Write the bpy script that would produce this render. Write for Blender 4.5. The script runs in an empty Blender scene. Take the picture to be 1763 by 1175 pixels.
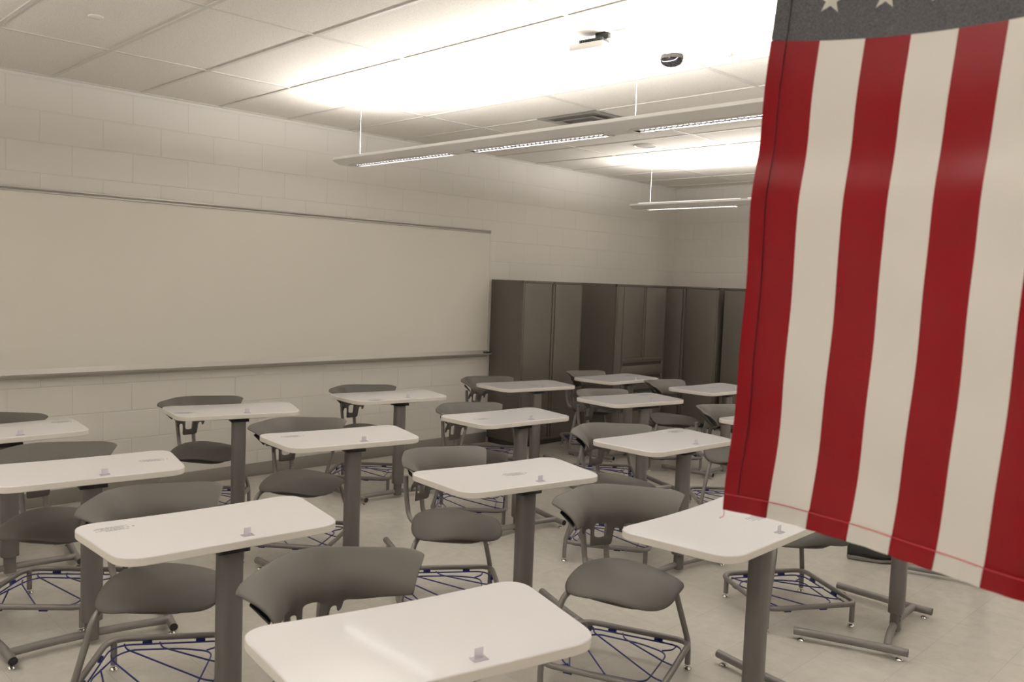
import bpy, bmesh, math, random
from mathutils import Vector, Matrix
random.seed(4)
D2R = math.radians
scene = bpy.context.scene
col = scene.collection

# ------------------------------------------------------------------ materials
def mat(name, color=(.5, .5, .5), rough=.5, metal=0., spec=.5, **k):
    m = bpy.data.materials.new(name); m.use_nodes = True
    b = m.node_tree.nodes['Principled BSDF']
    b.inputs['Base Color'].default_value = (*color, 1)
    b.inputs['Roughness'].default_value = rough
    b.inputs['Metallic'].default_value = metal
    b.inputs['Specular IOR Level'].default_value = spec
    for kk, v in k.items():
        b.inputs[kk.replace('_', ' ')].default_value = v
    return m

def nodes(m):
    return m.node_tree.nodes, m.node_tree.links, m.node_tree.nodes['Principled BSDF']

def noise_bump(m, scale, strength, dist=.002, detail=3, vary=0.0):
    n, l, b = nodes(m)
    tc = n.new('ShaderNodeTexCoord'); t = n.new('ShaderNodeTexNoise')
    t.inputs['Scale'].default_value = scale; t.inputs['Detail'].default_value = detail
    l.new(tc.outputs['Object'], t.inputs['Vector'])
    bp = n.new('ShaderNodeBump'); bp.inputs['Strength'].default_value = strength; bp.inputs['Distance'].default_value = dist
    l.new(t.outputs['Fac'], bp.inputs['Height']); l.new(bp.outputs['Normal'], b.inputs['Normal'])
    if vary:
        c = b.inputs['Base Color'].default_value[:3]
        mx = n.new('ShaderNodeMix'); mx.data_type = 'RGBA'
        mx.inputs[6].default_value = (*[x*(1-vary) for x in c], 1); mx.inputs[7].default_value = (*[min(1, x*(1+vary)) for x in c], 1)
        l.new(t.outputs['Fac'], mx.inputs[0]); l.new(mx.outputs[2], b.inputs['Base Color'])
    return m

def block_wall(name, axis, shift):
    """painted concrete block: running bond 0.397 x 0.203"""
    m = mat(name, (.74, .715, .665), .42, spec=.35)
    n, l, b = nodes(m)
    tc = n.new('ShaderNodeTexCoord'); sp = n.new('ShaderNodeSeparateXYZ'); cb = n.new('ShaderNodeCombineXYZ')
    l.new(tc.outputs['Object'], sp.inputs[0])
    ad = n.new('ShaderNodeMath'); ad.operation = 'ADD'; ad.inputs[1].default_value = shift
    l.new(sp.outputs[axis], ad.inputs[0]); l.new(ad.outputs[0], cb.inputs[0]); l.new(sp.outputs[2], cb.inputs[1])
    br = n.new('ShaderNodeTexBrick'); l.new(cb.outputs[0], br.inputs['Vector'])
    br.offset = .5; br.offset_frequency = 2
    br.inputs['Scale'].default_value = 1; br.inputs['Brick Width'].default_value = .397; br.inputs['Row Height'].default_value = .2032
    br.inputs['Mortar Size'].default_value = .005; br.inputs['Mortar Smooth'].default_value = .6
    br.inputs['Color1'].default_value = (.745, .725, .69, 1); br.inputs['Color2'].default_value = (.73, .71, .675, 1)
    br.inputs['Mortar'].default_value = (.705, .685, .65, 1)
    l.new(br.outputs['Color'], b.inputs['Base Color'])
    ns = n.new('ShaderNodeTexNoise'); ns.inputs['Scale'].default_value = 90; ns.inputs['Detail'].default_value = 4
    l.new(tc.outputs['Object'], ns.inputs['Vector'])
    b1 = n.new('ShaderNodeBump'); b1.inputs['Strength'].default_value = .25; b1.inputs['Distance'].default_value = .0015
    l.new(ns.outputs['Fac'], b1.inputs['Height'])
    b2 = n.new('ShaderNodeBump'); b2.invert = True; b2.inputs['Strength'].default_value = .6; b2.inputs['Distance'].default_value = .003
    l.new(br.outputs['Fac'], b2.inputs['Height']); l.new(b1.outputs['Normal'], b2.inputs['Normal'])
    l.new(b2.outputs['Normal'], b.inputs['Normal'])
    return m

def tile_floor():
    m = mat('vinyl_tile_floor', (.5, .46, .39), .22, spec=.5)
    n, l, b = nodes(m)
    tc = n.new('ShaderNodeTexCoord')
    br = n.new('ShaderNodeTexBrick'); br.offset = 0; l.new(tc.outputs['Object'], br.inputs['Vector'])
    br.inputs['Scale'].default_value = 1; br.inputs['Brick Width'].default_value = .305; br.inputs['Row Height'].default_value = .305
    br.inputs['Mortar Size'].default_value = .0008; br.inputs['Mortar Smooth'].default_value = .1
    br.inputs['Color1'].default_value = (.64, .615, .56, 1); br.inputs['Color2'].default_value = (.62, .595, .54, 1)
    br.inputs['Mortar'].default_value = (.47, .44, .38, 1)
    ns = n.new('ShaderNodeTexNoise'); ns.inputs['Scale'].default_value = 14; ns.inputs['Detail'].default_value = 8; ns.inputs['Roughness'].default_value = .7
    l.new(tc.outputs['Object'], ns.inputs['Vector'])
    vr = n.new('ShaderNodeTexVoronoi'); vr.inputs['Scale'].default_value = 22; l.new(tc.outputs['Object'], vr.inputs['Vector'])
    rp = n.new('ShaderNodeValToRGB'); rp.color_ramp.elements[0].position = .02; rp.color_ramp.elements[0].color = (.55, .53, .5, 1)
    rp.color_ramp.elements[1].position = .09; rp.color_ramp.elements[1].color = (1, 1, 1, 1); l.new(vr.outputs['Distance'], rp.inputs[0])
    r2 = n.new('ShaderNodeValToRGB'); r2.color_ramp.elements[0].position = .3; r2.color_ramp.elements[0].color = (.86, .86, .87, 1)
    r2.color_ramp.elements[1].position = .7; r2.color_ramp.elements[1].color = (1.0, 1.0, 1.0, 1); l.new(ns.outputs['Fac'], r2.inputs[0])
    m1 = n.new('ShaderNodeMix'); m1.data_type = 'RGBA'; m1.blend_type = 'MULTIPLY'; m1.inputs[0].default_value = 1
    l.new(br.outputs['Color'], m1.inputs[6]); l.new(r2.outputs[0], m1.inputs[7])
    m2 = n.new('ShaderNodeMix'); m2.data_type = 'RGBA'; m2.blend_type = 'MULTIPLY'; m2.inputs[0].default_value = .35
    l.new(m1.outputs[2], m2.inputs[6]); l.new(rp.outputs[0], m2.inputs[7]); l.new(m2.outputs[2], b.inputs['Base Color'])
    n2 = n.new('ShaderNodeTexNoise'); n2.inputs['Scale'].default_value = 3; l.new(tc.outputs['Object'], n2.inputs['Vector'])
    mr = n.new('ShaderNodeMapRange'); mr.inputs[3].default_value = .17; mr.inputs[4].default_value = .27
    l.new(n2.outputs['Fac'], mr.inputs[0]); l.new(mr.outputs[0], b.inputs['Roughness'])
    bp = n.new('ShaderNodeBump'); bp.inputs['Strength'].default_value = .05; bp.inputs['Distance'].default_value = .003
    l.new(n2.outputs['Fac'], bp.inputs['Height']); return m

def tile_ceiling():
    m = mat('acoustic_tile', (.80, .77, .72), .9, spec=.1)
    n, l, b = nodes(m)
    tc = n.new('ShaderNodeTexCoord')
    ns = n.new('ShaderNodeTexNoise'); ns.inputs['Scale'].default_value = 160; ns.inputs['Detail'].default_value = 3; l.new(tc.outputs['Object'], ns.inputs['Vector'])
    rp = n.new('ShaderNodeValToRGB'); rp.color_ramp.elements[0].position = .33; rp.color_ramp.elements[0].color = (.66, .635, .59, 1)
    rp.color_ramp.elements[1].position = .5; rp.color_ramp.elements[1].color = (.80, .77, .72, 1)
    l.new(ns.outputs['Fac'], rp.inputs[0]); l.new(rp.outputs[0], b.inputs['Base Color'])
    bp = n.new('ShaderNodeBump'); bp.inputs['Strength'].default_value = .3; bp.inputs['Distance'].default_value = .002
    l.new(ns.outputs['Fac'], bp.inputs['Height']); l.new(bp.outputs['Normal'], b.inputs['Normal'])
    return m

def emission(name, color, s):
    m = bpy.data.materials.new(name); m.use_nodes = True
    n = m.node_tree.nodes; n.clear()
    e = n.new('ShaderNodeEmission'); e.inputs[0].default_value = (*color, 1); e.inputs[1].default_value = s
    o = n.new('ShaderNodeOutputMaterial'); m.node_tree.links.new(e.outputs[0], o.inputs[0])
    return m

def cloth(name, color, rough=.20, weave=True, spec=.42):
    m = mat(name, color, rough, spec=spec)
    n, l, b = nodes(m)
    b.inputs['Sheen Weight'].default_value = .0; b.inputs['Sheen Roughness'].default_value = .4
    tc = n.new('ShaderNodeTexCoord')
    ns = n.new('ShaderNodeTexNoise'); ns.inputs['Scale'].default_value = 500; ns.inputs['Detail'].default_value = 2
    mp = n.new('ShaderNodeMapping'); mp.inputs['Scale'].default_value = (1, 1, .12); l.new(tc.outputs['Object'], mp.inputs[0]); l.new(mp.outputs[0], ns.inputs['Vector'])
    bp = n.new('ShaderNodeBump'); bp.inputs['Strength'].default_value = .14; bp.inputs['Distance'].default_value = .0006
    l.new(ns.outputs['Fac'], bp.inputs['Height']); l.new(bp.outputs['Normal'], b.inputs['Normal'])
    # a little light comes through the nylon
    tr = n.new('ShaderNodeBsdfTranslucent'); tr.inputs[0].default_value = (*color, 1)
    mx = n.new('ShaderNodeMixShader'); mx.inputs[0].default_value = .22
    o = n['Material Output']
    l.new(b.outputs[0], mx.inputs[1]); l.new(tr.outputs[0], mx.inputs[2]); l.new(mx.outputs[0], o.inputs[0])
    return m

M = {
 'wall_l': block_wall('painted_block_wall', 1, .0455), 'wall_f': block_wall('painted_block_far_wall', 0, .12),
 'floor': tile_floor(), 'ceil': tile_ceiling(), 'tbar': mat('ceiling_grid_metal', (.62, .60, .565), .5),
 'base': mat('vinyl_cove_base', (.20, .185, .165), .5),
 'plastic': noise_bump(mat('warm_grey_shell_plastic', (.088, .083, .074), .55, spec=.3), 900, .12, .0004),
 'pan': mat('dark_grey_plastic', (.045, .043, .041), .6, spec=.3),
 'metal': mat('grey_powder_coat', (.19, .178, .168), .42, .2, .5),
 'column': mat('grey_column_paint', (.130, .121, .115), .42, .2, .5),
 'black': mat('black_plastic', (.012, .012, .013), .4),
 'chrome': mat('chrome', (.85, .82, .76), .12, 1.),
 'laminate': mat('white_laminate', (.80, .80, .825), .08, spec=.5),
 'edge': mat('cream_edge_band', (.80, .77, .73), .35),
 'ink': mat('grey_print', (.16, .155, .18), .6), 'clear': mat('clear_plastic', (.74, .71, .80), .15, Alpha=.55),
 'wire': mat('blue_coated_wire', (.010, .014, .12), .35),
 'board': mat('whiteboard_enamel', (.74, .715, .655), .22, spec=.4),
 'alu': mat('brushed_aluminium', (.50, .48, .45), .38, .3),
 'cab': noise_bump(mat('taupe_cabinet_paint', (.094, .084, .071), .48, .1, .35), 500, .1, .0004),
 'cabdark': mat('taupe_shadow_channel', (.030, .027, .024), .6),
 'white': mat('white_fixture_paint', (.80, .78, .74), .45), 'fixgrey': mat('light_grey_fixture_paint', (.86, .86, .86), .5),
 'louver': mat('grey_louver', (.06, .06, .065), .4, .2),
 'lamp': emission('lamp_tube', (1, .92, .82), 2.5), 'lamp_low': emission('shielded_lamp', (1, .95, .90), 20.),
 'offwhite': mat('offwhite_plastic', (.76, .74, .70), .5),
 'speaker': mat('speaker_grille', (.38, .36, .33), .7),
 'duct': mat('dark_duct', (.26, .25, .23), .8), 'vent': mat('vent_metal', (.50, .49, .46), .4, .2),
 'red': cloth('red_nylon', (.23, .002, .008)), 'cream': cloth('white_nylon', (.88, .86, .83)),
 'navy': cloth('navy_nylon', (.060, .062, .078), .55), 'star': cloth('white_embroidery', (.75, .73, .69), .6),
 'seam_red': mat('dark_red_thread', (.035, .003, .006), .8), 'seam_navy': mat('dark_blue_thread', (.012, .013, .03), .8),
 'thread': mat('red_thread', (.45, .03, .05), .7),
 'shoe': noise_bump(mat('black_suede', (.012, .011, .012), .75), 200, .3, .001), 'sole': noise_bump(mat('grey_rubber', (.13, .12, .115), .7), 120, .6, .002, vary=.4),
}
n_, l_, b_ = nodes(M['navy'])
_ns = n_.new('ShaderNodeTexNoise'); _ns.inputs['Scale'].default_value = 420; _ns.inputs['Detail'].default_value = 2
_tc = n_.new('ShaderNodeTexCoord'); l_.new(_tc.outputs['Object'], _ns.inputs['Vector'])
_rp = n_.new('ShaderNodeValToRGB'); _rp.color_ramp.elements[0].position = .35; _rp.color_ramp.elements[0].color = (.035, .037, .052, 1)
_rp.color_ramp.elements[1].position = .7; _rp.color_ramp.elements[1].color = (.125, .122, .125, 1)
l_.new(_ns.outputs['Fac'], _rp.inputs[0]); l_.new(_rp.outputs[0], b_.inputs['Base Color'])

# ------------------------------------------------------------------ mesh helpers
def bake(o):
    """apply modifiers (so copies can share plain mesh data)"""
    dg = bpy.context.evaluated_depsgraph_get()
    me = bpy.data.meshes.new_from_object(o.evaluated_get(dg), depsgraph=dg)
    o.modifiers.clear(); o.data = me
    return o

def link(name, bm, m, parent=None, smooth=True, bev=0, mats=None, weld=False):
    if weld: bmesh.ops.remove_doubles(bm, verts=bm.verts, dist=1e-5)
    bmesh.ops.recalc_face_normals(bm, faces=bm.faces)
    me = bpy.data.meshes.new(name); bm.to_mesh(me); bm.free()
    o = bpy.data.objects.new(name, me); col.objects.link(o)
    for mm in (mats or [m]): me.materials.append(mm)
    if smooth:
        for p in me.polygons: p.use_smooth = True
    if bev:
        b = o.modifiers.new('bevel', 'BEVEL'); b.width = bev; b.segments = 2; b.limit_method = 'ANGLE'; b.angle_limit = D2R(40)
        bake(o)
        for p in o.data.polygons: p.use_smooth = True
    if smooth:
        try: o.data.set_sharp_from_angle(angle=D2R(42))
        except Exception: pass
    if parent: o.parent = parent
    return o

def box(bm, x0, x1, y0, y1, z0, z1, mi=0):
    v = [bm.verts.new(p) for p in ((x0,y0,z0),(x1,y0,z0),(x1,y1,z0),(x0,y1,z0),(x0,y0,z1),(x1,y0,z1),(x1,y1,z1),(x0,y1,z1))]
    for f in ((0,3,2,1),(4,5,6,7),(0,1,5,4),(1,2,6,5),(2,3,7,6),(3,0,4,7)):
        fc = bm.faces.new([v[i] for i in f]); fc.material_index = mi
    return v

def fillet(pts, r, n=6, closed=False):
    P = [Vector(p) for p in pts]; out = []; N = len(P)
    for i in range(N):
        if not closed and i in (0, N-1): out.append(P[i]); continue
        a, b, c = P[i-1], P[i], P[(i+1) % N]
        rr = r[i] if isinstance(r, (list, tuple)) else r
        ra = min(rr, (a-b).length*.48, (c-b).length*.48)
        A = b+(a-b).normalized()*ra; Cc = b+(c-b).normalized()*ra
        for k in range(n+1):
            t = k/n; out.append(A*(1-t)**2+b*2*t*(1-t)+Cc*t*t)
    return out

def tube(bm, pts, r, seg=10, closed=False, cap=True, flat=1.):
    P = [Vector(p) for p in pts]; N = len(P); rings = []
    up = None
    for i in range(N):
        if closed: t = (P[(i+1) % N]-P[i-1]).normalized()
        else: t = ((P[i+1] if i < N-1 else P[i])-(P[i-1] if i else P[i])).normalized()
        if up is None:
            up = Vector((0, 0, 1)) if abs(t.z) < .9 else Vector((0, 1, 0))
        s = t.cross(up)
        if s.length < 1e-6: s = t.orthogonal()
        s.normalize(); up = s.cross(t).normalized()
        rings.append([bm.verts.new(P[i]+(s*math.cos(2*math.pi*k/seg)+up*flat*math.sin(2*math.pi*k/seg))*r) for k in range(seg)])
    for i in range(N if closed else N-1):
        A, B = rings[i], rings[(i+1) % N]
        for k in range(seg): bm.faces.new((A[k], A[(k+1) % seg], B[(k+1) % seg], B[k]))
    if cap and not closed: bm.faces.new(rings[0]); bm.faces.new(rings[-1][::-1])
    return rings

def lathe(bm, prof, seg=20, at=(0, 0, 0), sx=1., sy=1., cap=True):
    rings = [[bm.verts.new((at[0]+r*sx*math.cos(2*math.pi*k/seg), at[1]+r*sy*math.sin(2*math.pi*k/seg), at[2]+z)) for k in range(seg)] for r, z in prof]
    for A, B in zip(rings, rings[1:]):
        for k in range(seg): bm.faces.new((A[k], A[(k+1) % seg], B[(k+1) % seg], B[k]))
    if cap: bm.faces.new(rings[0][::-1]); bm.faces.new(rings[-1])

def prism(bm, outline, z0, z1, mi_side=0, mi_top=0):
    a = [bm.verts.new((x, y, z0)) for x, y in outline]; b = [bm.verts.new((x, y, z1)) for x, y in outline]
    n = len(a)
    bm.faces.new(a[::-1]).material_index = mi_side
    bm.faces.new(b).material_index = mi_top
    for k in range(n): bm.faces.new((a[k], a[(k+1) % n], b[(k+1) % n], b[k])).material_index = mi_side

def tag(o, label=None, cat=None, group=None, kind=None):
    if label: o['label'] = label
    if cat: o['category'] = cat
    if group: o['group'] = group
    if kind: o['kind'] = kind
    return o

def empty(name, loc=(0, 0, 0), rz=0.):
    o = bpy.data.objects.new(name, None); col.objects.link(o)
    o.empty_display_size = .1; o.location = loc; o.rotation_euler = (0, 0, rz)
    return o

def copy_tree(o, parent=None):
    c = o.copy(); col.objects.link(c)
    if parent: c.parent = parent
    for ch in [x for x in bpy.data.objects if x.parent == o]: copy_tree(ch, c)
    return c

def B(): return bmesh.new()

# ------------------------------------------------------------------ the room
ZC, YF, XR, YB = 2.874, 9.007, 8.6, -2.8
def struct(name, bm, m, **k):
    o = link(name, bm, m, smooth=False, **k); o['kind'] = 'structure'; return o
b = B(); box(b, -.15, XR+.15, YB-.15, YF+.15, -.12, 0); struct('floor', b, M['floor'])
b = B(); box(b, -.15, XR+.15, YB-.15, YF+.15, ZC, ZC+.12); struct('ceiling', b, M['ceil'])
b = B(); box(b, -.15, 0, YB-.15, YF+.15, 0, ZC); struct('wall_left', b, M['wall_l'])
b = B(); box(b, 0, XR, YF, YF+.15, 0, ZC); struct('wall_far', b, M['wall_f'])
b = B(); box(b, XR, XR+.15, YB-.15, YF+.15, 0, ZC); struct('wall_right', b, M['wall_l'])
b = B(); box(b, 0, XR, YB-.15, YB, 0, ZC); struct('wall_back', b, M['wall_f'])
def cove(name, x0, x1, y0, y1):
    b = B(); box(b, x0, x1, y0, y1, 0, .105); struct(name, b, M['base'], bev=.004)
cove('baseboard_left', 0, .008, YB+.01, 5.85); cove('baseboard_far', .02, XR-.01, YF-.008, YF)
cove('baseboard_right', XR-.008, XR, YB+.01, YF-.01); cove('baseboard_back', .01, XR-.01, YB, YB+.008)
# suspended-ceiling grid (2x4 ft panels) and the wall angle round it
b = B()
ys = [1.815+.577*k for k in range(-8, 13) if YB < 1.815+.577*k < YF-.1]
xs = [1.05+1.232*k for k in range(0, 7) if 1.05+1.232*k < XR-.1]
for y in ys: box(b, 0, XR, y-.011, y+.011, ZC-.006, ZC)
for x in xs: box(b, x-.011, x+.011, YB, YF, ZC-.0055, ZC)
for a in ((0, .022, YB, YF), (XR-.022, XR, YB, YF), (0, XR, YF-.022, YF), (0, XR, YB, YB+.022)): box(b, *a, ZC-.008, ZC)
struct('trim_1', b, M['tbar'])

# ------------------------------------------------------------------ whiteboard
wb = empty('whiteboard', (0, 3.0, .92))
tag(wb, 'long white dry-erase board on the left wall with aluminium rail and tray', 'whiteboard')
YW0, YW1 = -1.2-3.0, 5.80-3.0
b = B(); box(b, .0005, .018, YW0, YW1, .02, 1.20); link('writing_surface', b, M['board'], wb, smooth=False)
b = B()
box(b, .0005, .026, YW0-.01, YW1+.012, 1.185, 1.196); box(b, .0005, .018, YW0-.01, YW1+.012, 1.196, 1.206); box(b, .0005, .028, YW0-.01, YW1+.012, 1.206, 1.218)
link('top_rail', b, M['alu'], wb, bev=.0015, smooth=True)
b = B(); box(b, .0005, .021, YW1, YW1+.008, .0, 1.186); link('side_trim', b, M['board'], wb, smooth=False)
b = B()
prof = [(.0005, .022), (.0005, -.045), (.012, -.045), (.03, -.022), (.075, -.018), (.082, -.006), (.078, -.004), (.070, -.012), (.028, -.010), (.020, .022)]
for y, s in ((YW0, 0), (YW1+.02, 1)):
    vs = [b.verts.new((x, y, z)) for x, z in prof]
    if s == 0: first = vs; b.faces.new(vs)
    else:
        b.faces.new(vs[::-1])
        for k in range(len(vs)): b.faces.new((first[k], first[(k+1) % len(vs)], vs[(k+1) % len(vs)], vs[k]))
tray = link('pen_tray', b, M['alu'], wb, smooth=False)
b = B(); box(b, .022, .072, YW1-.045, YW1+.024, -.0115, .010); link('tray_end_cap', b, M['black'], wb, bev=.003)

# ------------------------------------------------------------------ cabinets
def cabinet(loc, rz, w, label, kind='tall', d=.46, h=1.652):
    """local: front face is +Y... width along X, centred at x=0, back at y=0, front at y=-d"""
    t = empty('storage_cabinet', loc, rz)
    b = B(); box(b, -w/2, w/2, -d+.022, 0, .055, h); box(b, -w/2, -w/2+.018, -d, -d+.03, .055, h); box(b, w/2-.018, w/2, -d, -d+.03, .055, h)
    box(b, -w/2, w/2, -d, -d+.03, h-.024, h); box(b, -w/2, w/2, -d, -d+.03, .055, .075)
    link('body', b, M['cab'], t, bev=.0025)
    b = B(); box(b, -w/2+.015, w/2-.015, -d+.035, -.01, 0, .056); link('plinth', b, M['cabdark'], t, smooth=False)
    def dr(name, x0, x1, z0, z1, edge):
        b = B()
        # folded edge: full height finger channel next to the meeting edge
        if edge > 0: box(b, x0, x1-.026, -d-.002, -d+.020, z0, z1); box(b, x1-.014, x1, -d-.002, -d+.020, z0, z1)
        elif edge < 0: box(b, x0+.026, x1, -d-.002, -d+.020, z0, z1); box(b, x0, x0+.014, -d-.002, -d+.020, z0, z1)
        else: box(b, x0, x1, -d-.002, -d+.020, z0, z1)
        return link(name, b, M['cab'], t, bev=.0015)
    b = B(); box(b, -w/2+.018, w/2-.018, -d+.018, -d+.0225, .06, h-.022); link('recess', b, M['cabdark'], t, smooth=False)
    if kind == 'tall':
        dr('door', -w/2+.020, -.0005, .078, h-.027, 1); dr('door', .0005, w/2-.020, .078, h-.027, -1)
        kz, kx = h-.012, 0
    else:
        dr('door', -w/2+.020, -w/2+.118, .078, h-.027, 0)
        x0 = -w/2+.124; xm = (x0+w/2-.02)/2
        dr('door', x0, xm-.0005, .845, h-.027, 1); dr('door', xm+.0005, w/2-.020, .845, h-.027, -1)
        b = B(); box(b, x0, w/2-.020, -d-.002, -d+.02, .806, .840); link('rail', b, M['cab'], t, bev=.0015)
        zt = .800
        for z0, z1 in ((.655, .800), (.500, .649), (.290, .494), (.078, .284)):
            b = B(); box(b, x0, w/2-.020, -d-.002, -d+.018, z0, z1-.050); box(b, x0, w/2-.02, -d-.002, -d+.018, z1-.012, z1)
            box(b, x0, x0+.02, -d-.002, -d+.018, z1-.05, z1-.012); box(b, w/2-.04, w/2-.02, -d-.002, -d+.018, z1-.05, z1-.012)
            dd = link('drawer', b, M['cab'], t, bev=.001)
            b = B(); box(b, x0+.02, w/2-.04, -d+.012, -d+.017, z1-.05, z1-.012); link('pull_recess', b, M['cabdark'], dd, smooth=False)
        kz, kx = .823, xm
    b = B(); tube(b, [(kx, -d-.006, kz), (kx, -d+.003, kz)], .008, 12); link('lock', b, M['black'], t)
    tag(t, label, 'cabinet', 'grey metal storage cabinets in the far corner')
    return t
R90 = math.pi/2
cabinet((.005, 6.292, 0), R90, .87, 'tall two-door grey metal cabinet standing beside the whiteboard end', 'tall', .455)
cabinet((.005, 7.700, 0), R90, .91, 'grey metal cabinet with short doors above four drawers', 'combo', .51)
cabinet((.510, YF-.012, 0), 0, .92, 'tall two-door grey cabinet in the far corner, right of the drawer cabinet', 'tall')
cabinet((1.507, YF-.012, 0), 0, .92, 'tall grey cabinet on the far wall, half hidden behind the flag edge', 'tall')

# ------------------------------------------------------------------ pendant lights
def fixture(y, x0, nmod, label):
    t = empty('pendant_light', (x0, y, 2.41))
    L = nmod*1.22
    b = B()
    half = [(.036, .0), (.060, .002), (.118, .026), (.122, .030), (.122, .046), (.112, .046), (.108, .032), (.060, .012), (.036, .012)]
    for s in (-1, 1):
        A = [b.verts.new((0, s*p, z)) for p, z in half]; C = [b.verts.new((L, s*p, z)) for p, z in half]
        b.faces.new(A); b.faces.new(C[::-1])
        for k in range(len(A)): b.faces.new((A[k], A[(k+1) % len(A)], C[(k+1) % len(A)], C[k]))
    box(b, .002, L-.002, -.110, .110, .030, .036)
    link('housing', b, M['fixgrey'], t, smooth=False)
    for xe in (0, L):
        b = B(); s = -1 if xe == 0 else 1
        n = 9; top = []; bot = []
        for k in range(n):
            yy = -.122+.244*k/(n-1); zb = .026*(max(0, abs(yy)-.06)/.062)
            top.append((xe+s*.012, yy, .046)); bot.append((xe+s*.012, yy, zb))
        for k in range(n-1):
            pts = [(top[k], top[k+1]), (bot[k], bot[k+1])]
            q = [b.verts.new(p) for p in (top[k], top[k+1], bot[k+1], bot[k])]
            r = [b.verts.new((xe, p[1], p[2])) for p in (top[k], top[k+1], bot[k+1], bot[k])]
            b.faces.new(q); b.faces.new(r[::-1])
            for i in range(4): b.faces.new((q[i], q[(i+1) % 4], r[(i+1) % 4], r[i]))
        link('end_cap', b, M['white'], t, smooth=False)
    for i in range(nmod):
        a, c = i*1.22+.085, (i+1)*1.22-.085
        b = B()
        box(b, i*1.22 if i == 0 else i*1.22-.085, a, -.036, .036, .0, .012)
        link('cover_plate', b, M['fixgrey'], t, smooth=False)
        if i == nmod-1:
            b = B(); box(b, c, L, -.036, .036, .0, .012); link('cover_plate', b, M['fixgrey'], t, smooth=False)
        b = B()
        box(b, a, c, -.036, -.032, .0, .020); box(b, a, c, .032, .036, .0, .020)
        box(b, a, a+.004, -.036, .036, -.006, .020); box(b, c-.004, c, -.036, .036, -.006, .020)
        k = a+.03
        while k < c-.02:
            box(b, k, k+.0015, -.032, .032, -.004, .018); k += .032
        link('louver', b, M['louver'], t, smooth=False)
        b = B(); box(b, a-.006, c+.006, -.042, -.032, -.007, -.0005); box(b, a-.006, c+.006, .032, .042, -.007, -.0005); box(b, a-.006, a+.004, -.032, .032, -.007, -.0005); box(b, c-.004, c+.006, -.032, .032, -.007, -.0005)
        link('louver_rim', b, M['white'], t, smooth=False)
        b = B(); tube(b, [(a+.02, 0, .006), (c-.02, 0, .006)], .007, 8); link('lower_lamp', b, M['lamp_low'], t)
        for yy in (-.045, .045):
            b = B(); tube(b, [(i*1.22+.04, yy, .052), ((i+1)*1.22-.04, yy, .052)], .008, 8); link('upper_lamp', b, M['lamp'], t)
    k = .15
    while k < L:
        b = B(); tube(b, [(k, 0, .036), (k, 0, ZC-2.41)], .0014, 6); lathe(b, [(.007, .036), (.007, .052), (.003, .062)], 10, (k, 0, 0)); lathe(b, [(.012, ZC-2.41-.014), (.012, ZC-2.41-.001)], 12, (k, 0, 0))
        link('hanging_rod', b, M['white'], t); k += 2.37
    tag(t, label, 'light', 'linear pendant lights')
    return t, L
WARM = (1, .95, .90)
def area(x, y, z, sx, sy, power, up, spread=180):
    l = bpy.data.lights.new('tube_glow', 'AREA'); l.shape = 'RECTANGLE'; l.size = sx; l.size_y = sy; l.energy = power; l.color = WARM
    l.spread = D2R(spread)
    o = bpy.data.objects.new('tube_glow', l); col.objects.link(o); o.location = (x, y, z)
    o.rotation_euler = (math.pi if up else 0, 0, 0)
    return o
UP, DOWN = 52., 3.6     # watts per 1.22 m module
for y, x0, n, lab in ((3.42, 1.06, 5, 'long white pendant light with three louvered sections over the middle desks'),
                      (6.96, .95, 5, 'farther white pendant light hanging in front of the far wall'),
                      (-.22, 1.06, 5, 'pendant light behind the camera over the nearest desks')):
    t, L = fixture(y, x0, n, lab)
    area(x0+L/2, y, 2.485, L-.1, .16, UP*n, True)
    for i in range(n): area(x0+i*1.22+.61, y, 2.4255, 1.0, .05, DOWN, False, 150)

# ------------------------------------------------------------------ desks
WU, WF, DD, RC, CC, HT = .838, .749, .462, .089, .010, .752
def outline(inset=0.):
    wu, wf, d = WU-2*inset, WF-2*inset, DD-2*inset
    cor = [Vector(p) for p in ((-wu/2, -d/2), (wu/2, -d/2), (wf/2, d/2), (-wf/2, d/2))]
    pts = []
    for i in range(4):
        a, c, e = cor[i-1], cor[i], cor[(i+1) % 4]
        ua = (a-c).normalized(); ue = (e-c).normalized()
        for k in range(9):
            t = k/8; p = (c+ua*RC)*(1-t)**2+c*2*t*(1-t)+(c+ue*RC)*t*t; pts.append((p.x, p.y))
        if i == 0:
            for k in range(1, 14):
                t = .1+.8*k/14; q = c+(e-c)*t; pts.append((q.x, q.y+CC*1.6*math.sin(math.pi*(t-.1)/.8)))
    return pts

def oval(bm, cx, cy, hx, hy, z0, z1, seg=28, p=.7):
    prism(bm, [(cx+hx*math.copysign(abs(math.cos(a))**p, math.cos(a)), cy+hy*math.copysign(abs(math.sin(a))**p, math.sin(a))) for a in [2*math.pi*k/seg for k in range(seg)]], z0, z1)

def glide(bm, x, y, z=.0):
    lathe(bm, [(.016, z), (.0175, z+.004), (.013, z+.010), (.005, z+.013), (.005, z+.03)], 14, (x, y, 0))

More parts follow.
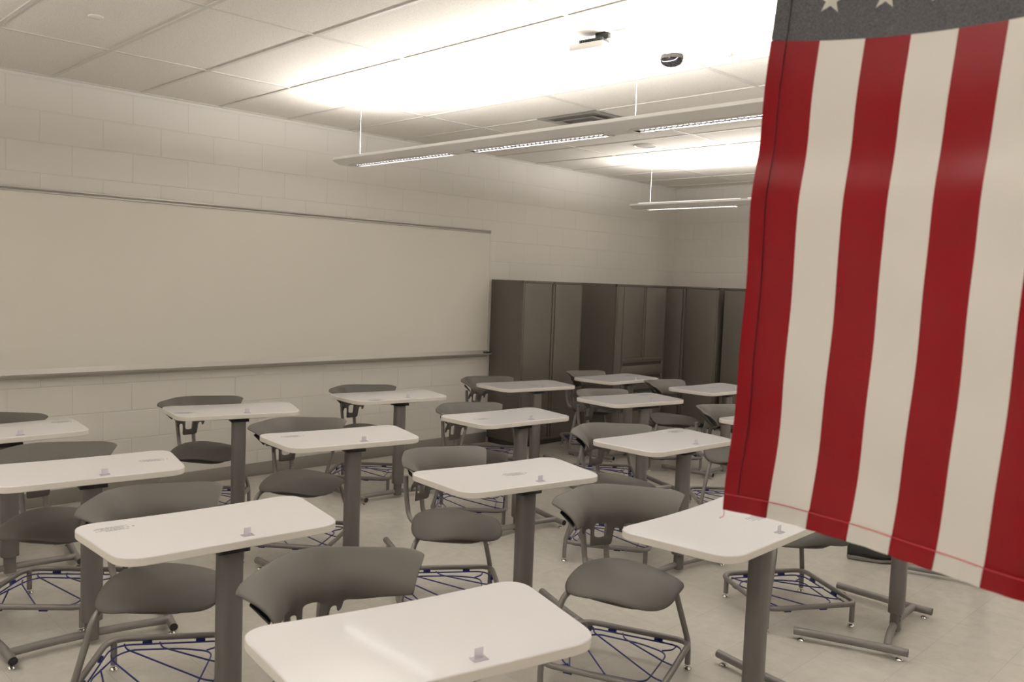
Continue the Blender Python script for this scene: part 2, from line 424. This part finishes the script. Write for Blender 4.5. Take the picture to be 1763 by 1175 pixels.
def make_desk():
    t = empty('student_desk')
    b = B(); prism(b, outline(), HT-.028, HT)
    o = link('desktop', b, M['laminate'], t, mats=[M['laminate'], M['edge']])
    for p in o.data.polygons:
        if abs(p.normal.z) < .5: p.material_index = 1
    bv = o.modifiers.new('b', 'BEVEL'); bv.width = .003; bv.segments = 2; bv.limit_method = 'ANGLE'; bv.angle_limit = D2R(60); bake(o)
    cy = .135
    b = B(); box(b, -.16, .16, -.11, .17, HT-.040, HT-.0285); box(b, -.055, .055, cy-.045, cy+.045, HT-.058, HT-.040)
    link('mounting_plate', b, M['black'], t, bev=.003)
    b = B(); oval(b, 0, cy, .043, .036, .108, HT-.058); link('outer_column', b, M['column'], t, bev=.002)
    b = B(); oval(b, 0, cy, .029, .025, .02, .118); 
    for zz in (.100, .078): tube(b, [(.024, cy+.024, zz), (.026, cy+.028, zz)], .004, 8)
    link('inner_column', b, M['column'], t, bev=.001)
    b = B(); tube(b, [(x, cy-.004+.030*(abs(x)/.31)**1.7, .046) for x in [-.318+.636*k/16 for k in range(17)]], .0175, 12)
    link('crossbar', b, M['metal'], t)
    for s in (-1, 1):
        P = []
        for k in range(12):
            u = k/11; P.append((s*(.312+.083*(1-u)**1.35), .250-.485*(1-u), .042))
        b = B(); tube(b, P, .0185, 14, cap=False)
        r = link('foot_runner', b, M['metal'], t)
        for q, q2 in ((P[0], P[1]), (P[-1], P[-2])):
            b = B(); q, q2 = Vector(q), Vector(q2); dirn = (q2-q).normalized()
            tube(b, [q+dirn*.003, q+dirn*.012], .0178, 14)
            link('end_plug', b, M['black'], r)
        for idx, off in ((0, .035), (11, .035)):
            q = Vector(P[idx]); q2 = Vector(P[1 if idx == 0 else 10]); p = q+(q2-q).normalized()*off
            b = B(); glide(b, p.x, p.y); link('glide', b, M['chrome'], r)
    # clear plastic stop near the front edge
    b = B(); box(b, -.060, -.020, .172, .200, HT, HT+.002); box(b, -.052, -.028, .182, .186, HT, HT+.026)
    link('clear_clip', b, M['clear'], t, bev=.002)
    return t

def sticker(parent, x, y, rot=0.):
    b = B(); random.seed(int(abs(x*1000))+7)
    for i, (s, e) in enumerate(((-.050, .052), (-.035, .060), (-.052, .040), (-.030, .058), (-.045, .030))):
        yy = (i-2)*.0105; k = s
        while k < e:
            w = random.uniform(.006, .017); box(b, k, min(k+w, e), yy-.0013, yy+.0013, HT+.0001, HT+.0005); k += w+.0025
    box(b, -.068, -.061, -.004, .003, HT+.0001, HT+.0005)
    o = link('printed_notice', b, M['ink'], parent, smooth=False)
    o.location = (x, y, 0); o.rotation_euler = (0, 0, rot)
    return o

desk0 = make_desk()
DK = {
 'D1': (4.607, 1.332, -102.7, None, 'white desktop filling the bottom edge of the photo, nearest the camera'),
 'D2': (3.413, 1.340, -94.7, (.302, -.125), 'near white desk on two-part column, second from the bottom left'),
 'D3': (4.558, 2.843, -88.8, (-.157, .031), 'white desk whose far corner is covered by the flag bottom left tip'),
 'D4': (3.472, 2.739, -100.1, (-.013, .02), 'white desk in the picture centre, its notice beside the clear clip'),
 'D5': (2.273, 2.626, -100.3, (.261, -.094), 'white desk behind the near left desk, one desk in from the board row'),
 'D6': (2.276, 1.282, -97.1, (-.286, -.011), 'white desk cut off by the left photo edge, second column from the whiteboard'),
 'D7': (1.109, 2.567, -104.7, (.318, .077), 'white desk next to the wall, second in the whiteboard row from the left'),
 'D8': (1.089, 3.836, -98.9, (.225, .20), 'white desk next to the wall, under the right third of the whiteboard'),
 'D9': (1.163, 1.229, -90.0, (-.327, -.106), 'white desk at the far left edge, closest to the whiteboard wall'),
 'D10': (2.267, 3.914, -94.9, (.239, .024), 'white desk in front of the tall cabinet beside the whiteboard'),
 'D11': (1.138, 5.260, -100.5, (.0, .10), 'white desk before the two-door cabinet, last in the whiteboard row but one'),
 'D12': (1.190, 6.458, -92.0, (-.22, -.05), 'farthest white desk, just in front of the drawer cabinet'),
 'D13': (2.183, 5.372, -100.1, (-.25, -.12), 'white desk directly nearer than the farthest desk by the drawer cabinet'),
 'D14': (3.387, 4.104, -93.7, (-.272, -.14), 'white desk touching the flag left edge, centre right of the photo'),
 'D15': (2.146, 6.640, -94.0, (.0, -.02), 'small far white desk just left of the flag, in front of corner cabinets'),
 'D16': (3.372, 5.480, -95.0, None, 'white desk almost wholly behind the flag, only one corner showing'),
 'D17': (4.578, 4.165, -80.0, None, 'desk whose column and runners stand below the flag, top hidden'),
 'D18': (4.560, 5.560, -85.0, None, 'desk with only a floor runner showing under the flag, right of the shoe'),
}
DK['D11'] = DK['D11'][:4] + ('white desk in front of the two-door cabinet beside the whiteboard end',)
DK['D10'] = DK['D10'][:4] + ('white mid-room desk right of the photo centre, two desks nearer than the cabinets',)
desks = {}
for i, (k, (x, y, th, st, lab)) in enumerate(DK.items()):
    o = desk0 if i == 0 else copy_tree(desk0)
    desks[k] = (o, st)
    o.location = (x, y, 0); o.rotation_euler = (0, 0, D2R(th)); tag(o, lab, 'desk', 'white-topped single student desks')
for k, (o, st) in desks.items():
    if st: sticker(o, *st)

# ------------------------------------------------------------------ chairs (local: faces +y, ring centre at origin)
def make_chair():
    t = empty('student_chair')
    # ---- backrest
    HL = .229
    cols = [-.229, -.222, -.198, -.162, -.130, -.102, -.082, -.060, -.031, .031, .060, .082, .102, .130, .162, .198, .222, .229]
    def zb(s):   # bottom of the band
        a = abs(s)
        return .624+.036*max(0, (a-.125)/.104)**.9-(.012 if a < .135 else 0)
    def vee(u, k): return (math.sqrt(u*u+k*k)-k)/(math.sqrt(1+k*k)-k)
    rows = [0., .25, .50, .72, .90, 1.]
    ZT = .768
    def P(s, z):
        u = s/HL
        zl = zb(s); r = max(0., (z-zl)/(ZT-zl))
        g = r**3.0*(1-u*u)+r**1.8*u*u
        b_ = (HL*u, -.180+.245*vee(u, .40)); t_ = (.328*u, -.256+.250*vee(u, .26))
        x, y = b_[0]*(1-g)+t_[0]*g, b_[1]*(1-g)+t_[1]*g
        if z < zl: y -= .10*(zl-z)
        cl = lambda q: max(0., min(1., q))
        y -= .042*cl((.668-z)/.06)*cl((abs(s)-.062)/.035)*cl((.175-abs(s))/.05)
        y += .017*math.sin(math.pi*min(1, r/.60))*(1-u*u)
        x *= 1-.05*max(0, (abs(u)-.88)/.12)**2*r**4
        return (x, y-.028, z+.010*u*u*r-.007*r**5-.020*r**2*max(0, (abs(u)-.84)/.16)**2)
    b = B(); g = {}
    for i, s in enumerate(cols):
        for j, r in enumerate(rows):
            z = zb(s)+(ZT-zb(s))*r
            g[i, j] = b.verts.new(P(s, z))
    for i in range(len(cols)-1):
        for j in range(len(rows)-1): b.faces.new((g[i, j], g[i+1, j], g[i+1, j+1], g[i, j+1]))
    # stem below the band with hand hole; outer fingers wrap the tubes
    sr = [(.594, 5, 12), (.570, 5, 12), (.546, 7, 10), (.528, 7, 10), (.506, 7, 10)]
    S = {}
    for i in range(5, 13): S[i, -1] = g[i, 0]
    for j, (z, a, c) in enumerate(sr):
        for i in range(a, c+1):
            s = cols[i]*(1-.10*j/4) if not (i in (5, 12)) else cols[i]*(1-.05*j)
            zz = z if j < 4 else z+.010*(abs(i-8.5)/1.5)**2*.5
            S[i, j] = b.verts.new(P(s, zz))
    for j in range(-1, 4):
        for i in range(5, 12):
            if i == 8 and j in (-1, 0, 1): continue                      # hand hole
            if i in (6, 10) and j >= 0: continue                     # slots beside the tubes
            if all(q in S for q in ((i, j), (i+1, j), (i, j+1), (i+1, j+1))):
                b.faces.new((S[i, j+1], S[i+1, j+1], S[i+1, j], S[i, j]))
    loose = [v for v in b.verts if not v.link_faces]
    for v in loose: b.verts.remove(v)
    o = link('backrest', b, M['plastic'], t)
    so = o.modifiers.new('s', 'SOLIDIFY'); so.thickness = .0085; so.offset = 1
    sb = o.modifiers.new('u', 'SUBSURF'); sb.levels = 2; sb.render_levels = 2
    bake(o)
    for p in o.data.polygons: p.use_smooth = True
    # ---- dark bracket under each wing
    for s in (-1, 1):
        b = B(); n = 6; pr = []
        for k in range(n+1):
            q0 = s*(.150+.062*k/n)
            lo, hi = Vector(P(q0, .680)), Vector(P(q0, .742))
            q = [b.verts.new(v) for v in (lo+Vector((s*.010, -.010, -.014)), hi+Vector((s*.004, -.006, -.024)), hi+Vector((s*.004, -.006, -.029)), lo+Vector((s*.010, -.010, -.020)))]
            pr.append(q)
        for A, C in zip(pr, pr[1:]):
            for k in range(4): b.faces.new((A[k], A[(k+1) % 4], C[(k+1) % 4], C[k]))
        b.faces.new(pr[0]); b.faces.new(pr[-1][::-1])
        link('wing_bracket', b, M['pan'], t)
    # ---- seat
    b = B(); sy, NT, NR = .030, 56, 9
    dia = fillet([(.342, .0, 0), (.0, .322, 0), (-.342, .0, 0), (0, -.270, 0)], [.235, .165, .235, .20], 14, True)
    def rad(th):
        d = Vector((math.cos(th), math.sin(th))); best = 0
        for q, q2 in zip(dia, dia[1:]+dia[:1]):
            a_, e_ = Vector((q.x, q.y)), Vector((q2.x-q.x, q2.y-q.y))
            den = d.x*e_.y-d.y*e_.x
            if abs(den) < 1e-9: continue
            t_ = (a_.x*e_.y-a_.y*e_.x)/den; w_ = (a_.x*d.y-a_.y*d.x)/den
            if t_ > 0 and -1e-6 <= w_ <= 1+1e-6: best = max(best, t_)
        return best
    R_ = [rad(2*math.pi*k/NT) for k in range(NT)]
    def sz(x, y, r):
        yn = max(0, (y-.06)/.20); e = max(0, r-.80)/.20
        return .468-.050*yn**1.7-.006*e*e-.050*(abs(x)/.27)**2.3
    ctr = b.verts.new((0, sy, sz(0, 0, 0))); prev = None
    for j in range(1, NR+1):
        r = j/NR
        cur = [b.verts.new((R_[k]*r*math.cos(2*math.pi*k/NT), sy+R_[k]*r*math.sin(2*math.pi*k/NT), sz(R_[k]*r*math.cos(2*math.pi*k/NT), R_[k]*r*math.sin(2*math.pi*k/NT), r))) for k in range(NT)]
        for k in range(NT):
            if prev is None: b.faces.new((ctr, cur[k], cur[(k+1) % NT]))
            else: b.faces.new((prev[k], cur[k], cur[(k+1) % NT], prev[(k+1) % NT]))
        prev = cur
    o = link('seat', b, M['plastic'], t)
    so = o.modifiers.new('s', 'SOLIDIFY'); so.thickness = .014; so.offset = -1
    sb = o.modifiers.new('u', 'SUBSURF'); sb.levels = 1; sb.render_levels = 1
    bake(o)
    for p in o.data.polygons: p.use_smooth = True
    b = B()
    lay = []
    for f_, z_, dz in ((.84, .420, 0), (.80, .402, 1), (.72, .386, 1), (.5, .380, 1)):
        lay.append([b.verts.new((R_[k]*f_*math.cos(2*math.pi*k/NT), sy+R_[k]*f_*math.sin(2*math.pi*k/NT)-.035, z_-.020*max(0, (R_[k]*f_*math.sin(2*math.pi*k/NT)-.03)/.20)**1.5)) for k in range(0, NT, 2)])
    for A, C in zip(lay, lay[1:]):
        for k in range(len(A)): b.faces.new((A[k], A[(k+1) % len(A)], C[(k+1) % len(A)], C[k]))
    b.faces.new(lay[0]); b.faces.new(lay[-1][::-1])
    link('seat_pan', b, M['pan'], t)
    # ---- legs: one tube each side, from the backrest under the seat, down to the ring and the floor
    R = .0126
    for s in (-1, 1):
        pts = fillet([(s*.066, -.245, .640), (s*.056, -.250, .54), (s*.052, -.228, .415), (s*.09, -.07, .395), (s*.252, .0, .398), (s*.345, .0, .115), (s*.345, .0, .022)], [0, .05, .05, .05, .055, .05, 0])
        b = B(); tube(b, pts, R, 10); lg = link('leg', b, M['metal'], t)
        b = B(); glide(b, s*.345, 0); link('glide', b, M['chrome'], lg)
    ring = fillet([(0, -.345, .118), (.355, 0, .118), (0, .345, .118), (-.355, 0, .118)], [.085, .07, .055, .07], 8, True)
    b = B(); tube(b, ring, R, 10, closed=True); link('base_ring', b, M['metal'], t)
    for y in (-.310, .325):
        b = B(); tube(b, [(0, y, .12), (0, y, .022)], R, 10); lg = link('short_leg', b, M['metal'], t)
        b = B(); glide(b, 0, y); link('glide', b, M['chrome'], lg)
    # ---- blue wire book rack
    b = B(); W, zw = .0035, .099
    per = fillet([(0, -.318, zw), (.325, 0, zw), (0, .318, zw), (-.325, 0, zw)], [.08, .07, .05, .07], 6, True)
    tube(b, per, W, 6, closed=True)
    lp = fillet([(.03, -.232, zw-.004), (.225, -.10, zw-.004), (.235, .03, zw-.004), (0, .235, zw-.004), (-.225, .03, zw-.004), (-.165, -.09, zw-.004), (-.03, -.232, zw-.004)], .05, 6, True)
    tube(b, lp, W, 6, closed=True)
    for xa, xb in ((-.115, -.165), (-.015, -.050), (.075, .125), (.165, .235)):
        ya = -(.300-abs(xa)*.93); yb = (.300-abs(xb)*.95)
        tube(b, fillet([(xa-.02, ya-.006, zw+.001), (xa, ya+.04, zw), (xb, yb-.04, zw), (xb-.02, yb+.006, zw+.001)], .03, 4), W, 6)
    tube(b, fillet([(-.30, -.02, zw), (-.26, .012, zw), (-.215, .0, zw-.003)], .02, 4), W, 6)
    tube(b, fillet([(.30, -.02, zw), (.26, .012, zw), (.225, .0, zw-.003)], .02, 4), W, 6)
    for cx, cy_, ang in ((-.10, -.232, 45), (-.25, -.088, 45), (.10, -.232, -45), (.25, -.088, -45), (-.12, .212, -45), (.12, .212, 45), (-.26, .075, -45), (.26, .075, 45)):
        c, s_ = math.cos(D2R(-ang)), math.sin(D2R(-ang))
        v = box(b, -.018, .018, -.006, .006, zw-.004, zw+.010)
        for q in v:
            x, y = q.co.x, q.co.y; q.co.x = cx+x*c-y*s_; q.co.y = cy_+x*s_+y*c
    link('book_rack', b, M['wire'], t)
    return t

chair0 = make_chair()
CH = {
 'C1': (4.142, 1.387, -4.8, 'nearest grey plastic chair, large backrest behind the desk at the photo bottom'),
 'C2': (3.025, 1.304, 10.6, 'grey chair at the near left desk, blue wire rack showing bottom left'),
 'C3': (4.12, 2.761, -24, 'grey chair with seat, hole and rack in clear view, right of centre front'),
 'C4': (3.079, 2.725, 8.8, 'grey chair at the desk in the picture centre, seat left of its column'),
 'C5': (1.888, 2.592, -5.8, 'grey chair behind the near left desk, one row in from the whiteboard row'),
 'C6': (1.932, 1.254, 3.7, 'grey chair at the left-edge desk, backrest touching the left photo border'),
 'C7': (0.781, 2.519, 4, 'grey chair against the wall at the second whiteboard-row desk'),
 'C8': (0.773, 3.827, -1.6, 'grey chair against the wall under the right third of the whiteboard'),
 'C9': (0.833, 1.232, -11, 'grey chair against the wall at the far left edge, only backrest top showing'),
 'C10': (1.943, 3.899, 0.6, 'grey chair at the desk right of the photo centre, two rows before the cabinets'),
 'C11': (0.787, 5.147, -2, 'grey chair in front of the side of the two-door cabinet, by the board end'),
 'C12': (0.889, 6.417, 8.3, 'farthest grey chair, before the gap between two-door and drawer cabinets'),
 'C13': (1.917, 5.379, -1.8, 'grey chair at the desk one nearer than the farthest desk'),
 'C14': (3.062, 4.05, -14, 'grey chair at the desk that touches the flag left edge'),
 'C15': (1.774, 6.505, 6.8, 'grey chair with dark seat in front of the corner cabinet'),
 'C16': (2.995, 5.485, 0.0, 'grey chair just left of the flag, its right side hidden by it'),
 'C17': (4.215, 4.034, 13.0, 'chair with its blue wire rack on the floor below the flag'),
 'C18': (4.190, 5.600, -32.0, 'chair hidden by the flag, one short leg showing beside the black shoe'),
}
for i, (k, (x, y, ph, lab)) in enumerate(CH.items()):
    o = chair0 if i == 0 else copy_tree(chair0)
    o.location = (x, y, 0); o.rotation_euler = (0, 0, D2R(ph-90)); tag(o, lab, 'chair', 'grey plastic student chairs')

# ------------------------------------------------------------------ things on the ceiling
def ceil_disc(name, x, y, prof, m, label, cat):
    b = B(); lathe(b, [(r, z) for r, z in prof], 32)
    o = link(name, b, m); o.location = (x, y, ZC); return tag(o, label, cat)
ceil_disc('sprinkler_cover', 1.672, 1.526, [(.036, -.0005), (.036, -.006), (.030, -.010)], M['offwhite'], 'small round white sprinkler cover on the ceiling, upper left', 'sprinkler')
ceil_disc('sprinkler_cover', 1.60, 6.69, [(.036, -.0005), (.036, -.006), (.030, -.010)], M['offwhite'], 'small round cover in the glow of the farther pendant light', 'sprinkler')
t = empty('ceiling_speaker', (1.648, 6.098, ZC)); tag(t, 'round flush ceiling speaker between the two pendant lights', 'speaker')
b = B(); lathe(b, [(.098, -.0005), (.102, -.006), (.096, -.012), (.086, -.008), (.086, -.002)], 36); link('rim', b, M['offwhite'], t)
b = B(); lathe(b, [(.085, -.0065), (.05, -.0085), (.01, -.009)], 36); link('grille', b, M['speaker'], t)
t = empty('smoke_detector', (3.72, 3.935, ZC)); tag(t, 'white dome smoke detector beside the flag near the ceiling light', 'smoke detector')
b = B(); lathe(b, [(.055, -.0005), (.055, -.014), (.050, -.017)], 32); link('base', b, M['offwhite'], t)
b = B(); lathe(b, [(.046, -.016), (.048, -.030), (.040, -.040), (.02, -.044)], 32); link('dome', b, M['white'], t)
t = empty('motion_sensor', (3.505, 3.81, ZC), D2R(20)); tag(t, 'glossy black oval sensor on the ceiling', 'sensor')
b = B(); lathe(b, [(.055, -.0005), (.060, -.012), (.062, -.022)], 32, sy=.8); link('housing', b, M['pan'], t)
b = B(); lathe(b, [(.0615, -.0225), (.058, -.038), (.046, -.052), (.025, -.060), (.008, -.062)], 32, sy=.8); link('lens', b, mat('gloss_black', (.008, .008, .010), .08), t)
b = B(); box(b, -.004, .004, -.054, -.046, -.03, -.004); link('clip', b, M['pan'], t, smooth=False)
t = empty('wireless_unit', (3.415, 3.265, ZC), D2R(8)); tag(t, 'white slim box hanging from a dark bracket on the ceiling', 'ceiling device')
b = B(); box(b, -.105, .090, -.055, .055, -.085, -.050); link('case', b, M['white'], t, bev=.008)
b = B(); box(b, -.060, .075, -.035, .035, -.050, -.030); box(b, -.075, -.055, -.01, .01, -.05, -.028); box(b, .02, .095, -.012, .012, -.030, -.001)
for k in range(9): box(b, -.05+.013*k, -.044+.013*k, -.040, .040, -.046, -.034)
link('bracket', b, M['black'], t, bev=.001)
b = B(); box(b, .10, .19, -.008, .008, -.008, -.0005); link('cable_cover', b, M['offwhite'], t, bev=.002)
# air diffuser
t = empty('air_diffuser', (1.975, 4.95, ZC)); tag(t, 'square metal air vent in the ceiling behind the near pendant light', 'vent')
b = B(); box(b, -.29, .29, -.275, .275, -.004, -.0008); link('dark_plenum', b, M['duct'], t, smooth=False)
for k, (r, z) in enumerate(((.285, -.006), (.205, -.022), (.125, -.034))):
    b = B()
    o_ = [(-r, -r*.96, z), (r, -r*.96, z), (r, r*.96, z), (-r, r*.96, z)]; q = r-.055
    i_ = [(-q, -q*.96, z-.016+.022), (q, -q*.96, z+.006), (q, q*.96, z+.006), (-q, q*.96, z+.006)]
    for zz in (0, -.0015):
        A = [b.verts.new((x, y, zc_+zz)) for x, y, zc_ in o_]; C = [b.verts.new((x, y, min(-.0045, zc_)+zz)) for x, y, zc_ in i_]
        for s in range(4): b.faces.new((A[s], A[(s+1) % 4], C[(s+1) % 4], C[s]))
    link('vane', b, M['vent'], t, smooth=False)
b = B(); box(b, -.06, .06, -.055, .055, -.040, -.036); link('centre_plate', b, M['vent'], t, bev=.002)

# ------------------------------------------------------------------ flag
FY = 1.40
SW, FL, CL = .0727, .848, .585          # stripe width, stripe length below canton, canton length
fl = empty('flag', (5.437, FY-.020, 2.079), 0); fl.rotation_euler = (0, D2R(3.3), 0)
tag(fl, 'red and white striped flag with starred dark canton hanging vertically at right', 'flag')
def wave(x, z):
    # soft drape: horizontal roll near the fold line plus slow vertical flutes towards the hem
    d = .006*math.exp(-((z+.225)/.10)**2)*math.sin((z+.225)*22)
    h = min(1, max(0, -z/FL))
    d += .004*h*math.sin(x*11+.6)+.006*h**2*math.sin(x*6.5-z*3)+.0025*math.sin(z*26+x*9)*(.3+h)
    d += .0018*math.sin(x*43+z*11)*h
    xx = max(-.02, min(x, .60))
    d += .030*math.sin(math.pi*xx/.45)*(1 if xx < .45 else .5)+.018*(1-math.exp(-max(0, xx)/.045))
    return d
def skew(x, z):
    return x + .004*math.sin(z*7)
def sheet(name, x0, x1, z0, z1, m, parent, off=0., nx=None, nz=None, thick=.0009, amp=0.):
    nx = nx or max(2, int((x1-x0)/.012)); nz = nz or max(2, int((z1-z0)/.016))
    b = B(); g = {}
    for i in range(nx+1):
        for j in range(nz+1):
            x = x0+(x1-x0)*i/nx; z = z0+(z1-z0)*j/nz
            g[i, j] = b.verts.new((skew(x, z), wave(x, z)+off+amp*math.sin(x*150+z*20), z+ZSAG(x, z)))
    for i in range(nx):
        for j in range(nz): b.faces.new((g[i, j], g[i+1, j], g[i+1, j+1], g[i, j+1]))
    o = link(name, b, m, parent)
    so = o.modifiers.new('s', 'SOLIDIFY'); so.thickness = thick; so.offset = 0; so.use_rim = True; bake(o)
    for p in o.data.polygons: p.use_smooth = True
    o.data.set_sharp_from_angle(angle=D2R(50))
    return o
def ZSAG(x, z): return -.008*math.sin(min(1, max(0, x/.5))*math.pi)*(.5 if z > -.1 else 0)
for i in range(13):
    sheet('stripe', i*SW, (i+1)*SW, -FL, 0 if i < 7 else CL, M['red'] if i % 2 == 0 else M['cream'], fl, nz=80)
sheet('canton', 0, 7*SW, 0, CL, M['navy'], fl)
HB = .034
for i in range(13):                                             # folded bottom hem, with its seam
    sheet('hem', i*SW+.0004, (i+1)*SW-.0004, -FL-.0005, -FL+HB, M['red'] if i % 2 == 0 else M['cream'], fl, off=-.0026, nx=20, nz=4, amp=.0013)
sheet('side_hem', -.001, .021, -FL, -.0005, M['red'], fl, off=-.0036, nx=6, nz=80)
sheet('side_hem', -.001, .021, 0.0005, CL, M['navy'], fl, off=-.0036, nx=6, nz=50)
b = B(); N = 200
tube(b, [(skew(x, -FL+HB-.003), wave(x, -FL+HB-.003)-.0042, -FL+HB-.003) for x in [13*SW*k/N for k in range(N+1)]], .0008, 5); link('stitching', b, M['thread'], fl)
for z0, z1, mm in ((-FL, 0, 'seam_red'), (0, CL, 'seam_navy')):
    b = B(); tube(b, [(skew(.021, z), wave(.021, z)-.0030, z) for z in [z0+(z1-z0)*k/90 for k in range(91)]], .0009, 5); link('stitching', b, M[mm], fl)
b = B(); x = .001
tube(b, fillet([(x, wave(x, -FL)-.002, -FL+.002), (x+.003, wave(x, -FL)-.003, -FL-.008), (x+.001, wave(x, -FL)-.004, -FL-.014), (x-.006, wave(x, -FL)-.003, -FL-.018)], .006, 5), .0007, 5)
link('loose_thread', b, M['thread'], fl)
b = B()
for c in range(11):
    five = c % 2 == 0
    for r in range(5 if five else 4):
        cx = .258+(r-(2 if five else 1.5))*.0875; cz = .066+c*.046
        vs = []
        for k in range(10):
            a = math.pi*k/5; rr = .0235 if k % 2 == 0 else .0092
            x, z = cx+rr*math.cos(a+.25), cz+rr*math.sin(a+.25)
            vs.append((x, z))
        ctr = b.verts.new((skew(cx, cz), wave(cx, cz)-.0022, cz+ZSAG(cx, cz)))
        ring = [b.verts.new((skew(x, z), wave(x, z)-.0014, z+ZSAG(x, z))) for x, z in vs]
        for k in range(10): b.faces.new((ctr, ring[k], ring[(k+1) % 10]))
link('stars', b, M['star'], fl, smooth=False)
b = B(); tube(b, [(x, wave(x, CL), CL+.004) for x in [13*SW*k/40 for k in range(41)]], .007, 10); rod = link('hanging_rod', b, M['alu'], fl)
for x in (.06, 13*SW-.06):
    b = B(); top = ZC-2.081+(x)*math.sin(D2R(3.3)); tube(b, [(x, wave(x, CL), CL+.004), (x, wave(x, CL), top*1.0)], .001, 6); link('hanging_cord', b, M['offwhite'], fl)

# ------------------------------------------------------------------ black shoe under the flag
sh = empty('shoe', (4.175, 5.235, 0), D2R(30)); tag(sh, 'black shoe with grey rubber sole on the floor under the flag', 'shoe')
def foot(u):   # u 0 heel .. 1 toe -> half width, centre y
    w = .034+.012*math.sin(math.pi*min(1, u*1.1))+.010*math.exp(-((u-.72)/.22)**2)
    if u < .08: w *= math.sqrt(max(.05, u/.08))*.5+.5
    if u > .85: w *= math.sqrt(max(.02, 1-((u-.85)/.15)**2))
    return w
Ls = .29
def loft(name, zf, m, grow=0., n=22, seg=18):
    b = B(); rings = []
    for i in range(n+1):
        u = i/n; w = foot(u)+grow; z0, z1 = zf(u); ring = []
        for k in range(seg):
            a = 2*math.pi*k/seg; c, s = math.cos(a), math.sin(a)
            yy = w*math.copysign(abs(c)**.6, c); zz = (z0+z1)/2+(z1-z0)/2*math.copysign(abs(s)**.6, s)
            ring.append(b.verts.new((-.145+Ls*u, yy*(1 if zz < z0+.04 else 1-.35*min(1, (zz-z0-.04)/.06)), zz)))
        rings.append(ring)
    for A, C in zip(rings, rings[1:]):
        for k in range(seg): b.faces.new((A[k], A[(k+1) % seg], C[(k+1) % seg], C[k]))
    b.faces.new(rings[0]); b.faces.new(rings[-1][::-1])
    return link(name, b, m, sh)
loft('sole', lambda u: (.0+.010*max(0, (u-.8)/.2)**2, .026+.004*math.sin(u*9)), M['sole'], .004)
loft('upper', lambda u: (.022, .125-.01*math.sin(u*8) if u < .30 else (.122-.070*((u-.30)/.35) if u < .65 else .058-.016*((u-.65)/.35)**2)), M['shoe'])
b = B()
for k in range(5):
    u = .34+.06*k; z = .122-.070*((u-.30)/.35)+.004; x = -.145+Ls*u
    tube(b, fillet([(x, -.026, z-.012), (x+.004, 0, z+.003), (x, .026, z-.012)], .02, 4), .0025, 6)
link('laces', b, M['black'], sh)

# ------------------------------------------------------------------ camera, world, colour
cam = bpy.data.cameras.new('camera'); co = bpy.data.objects.new('camera', cam); col.objects.link(co); scene.camera = co
f, yaw, pitch, roll, cx, cz = 1456.959, .7870679, .0707764, .036928, 6.2026634, 1.6425249
F = Vector((-math.sin(yaw)*math.cos(pitch), math.cos(yaw)*math.cos(pitch), -math.sin(pitch)))
r0 = Vector((math.cos(yaw), math.sin(yaw), 0)); u0 = r0.cross(F)
Rr = r0*math.cos(roll)+u0*math.sin(roll); Uu = -r0*math.sin(roll)+u0*math.cos(roll)
co.matrix_world = Matrix(((Rr.x, Uu.x, -F.x, cx), (Rr.y, Uu.y, -F.y, 0), (Rr.z, Uu.z, -F.z, cz), (0, 0, 0, 1)))
cam.sensor_width = 36; cam.lens = f/1763*36; cam.clip_start = .02; cam.clip_end = 60
cam.dof.use_dof = True; cam.dof.focus_distance = 4.2; cam.dof.aperture_fstop = 5.6
w = bpy.data.worlds.new('world'); scene.world = w; w.use_nodes = True
w.node_tree.nodes['Background'].inputs[0].default_value = (.05, .05, .05, 1); w.node_tree.nodes['Background'].inputs[1].default_value = .2
vs = scene.view_settings; vs.view_transform = 'Standard'; vs.look = 'None'; vs.gamma = 1; vs.use_curve_mapping = False; vs.exposure = -0.68
scene.cycles.use_denoising = True
scene.cycles.max_bounces = 10; scene.cycles.diffuse_bounces = 7; scene.cycles.glossy_bounces = 4
scene.cycles.sample_clamp_indirect = 6; scene.cycles.caustics_reflective = False; scene.cycles.caustics_refractive = False
scene.cycles.blur_glossy = .5
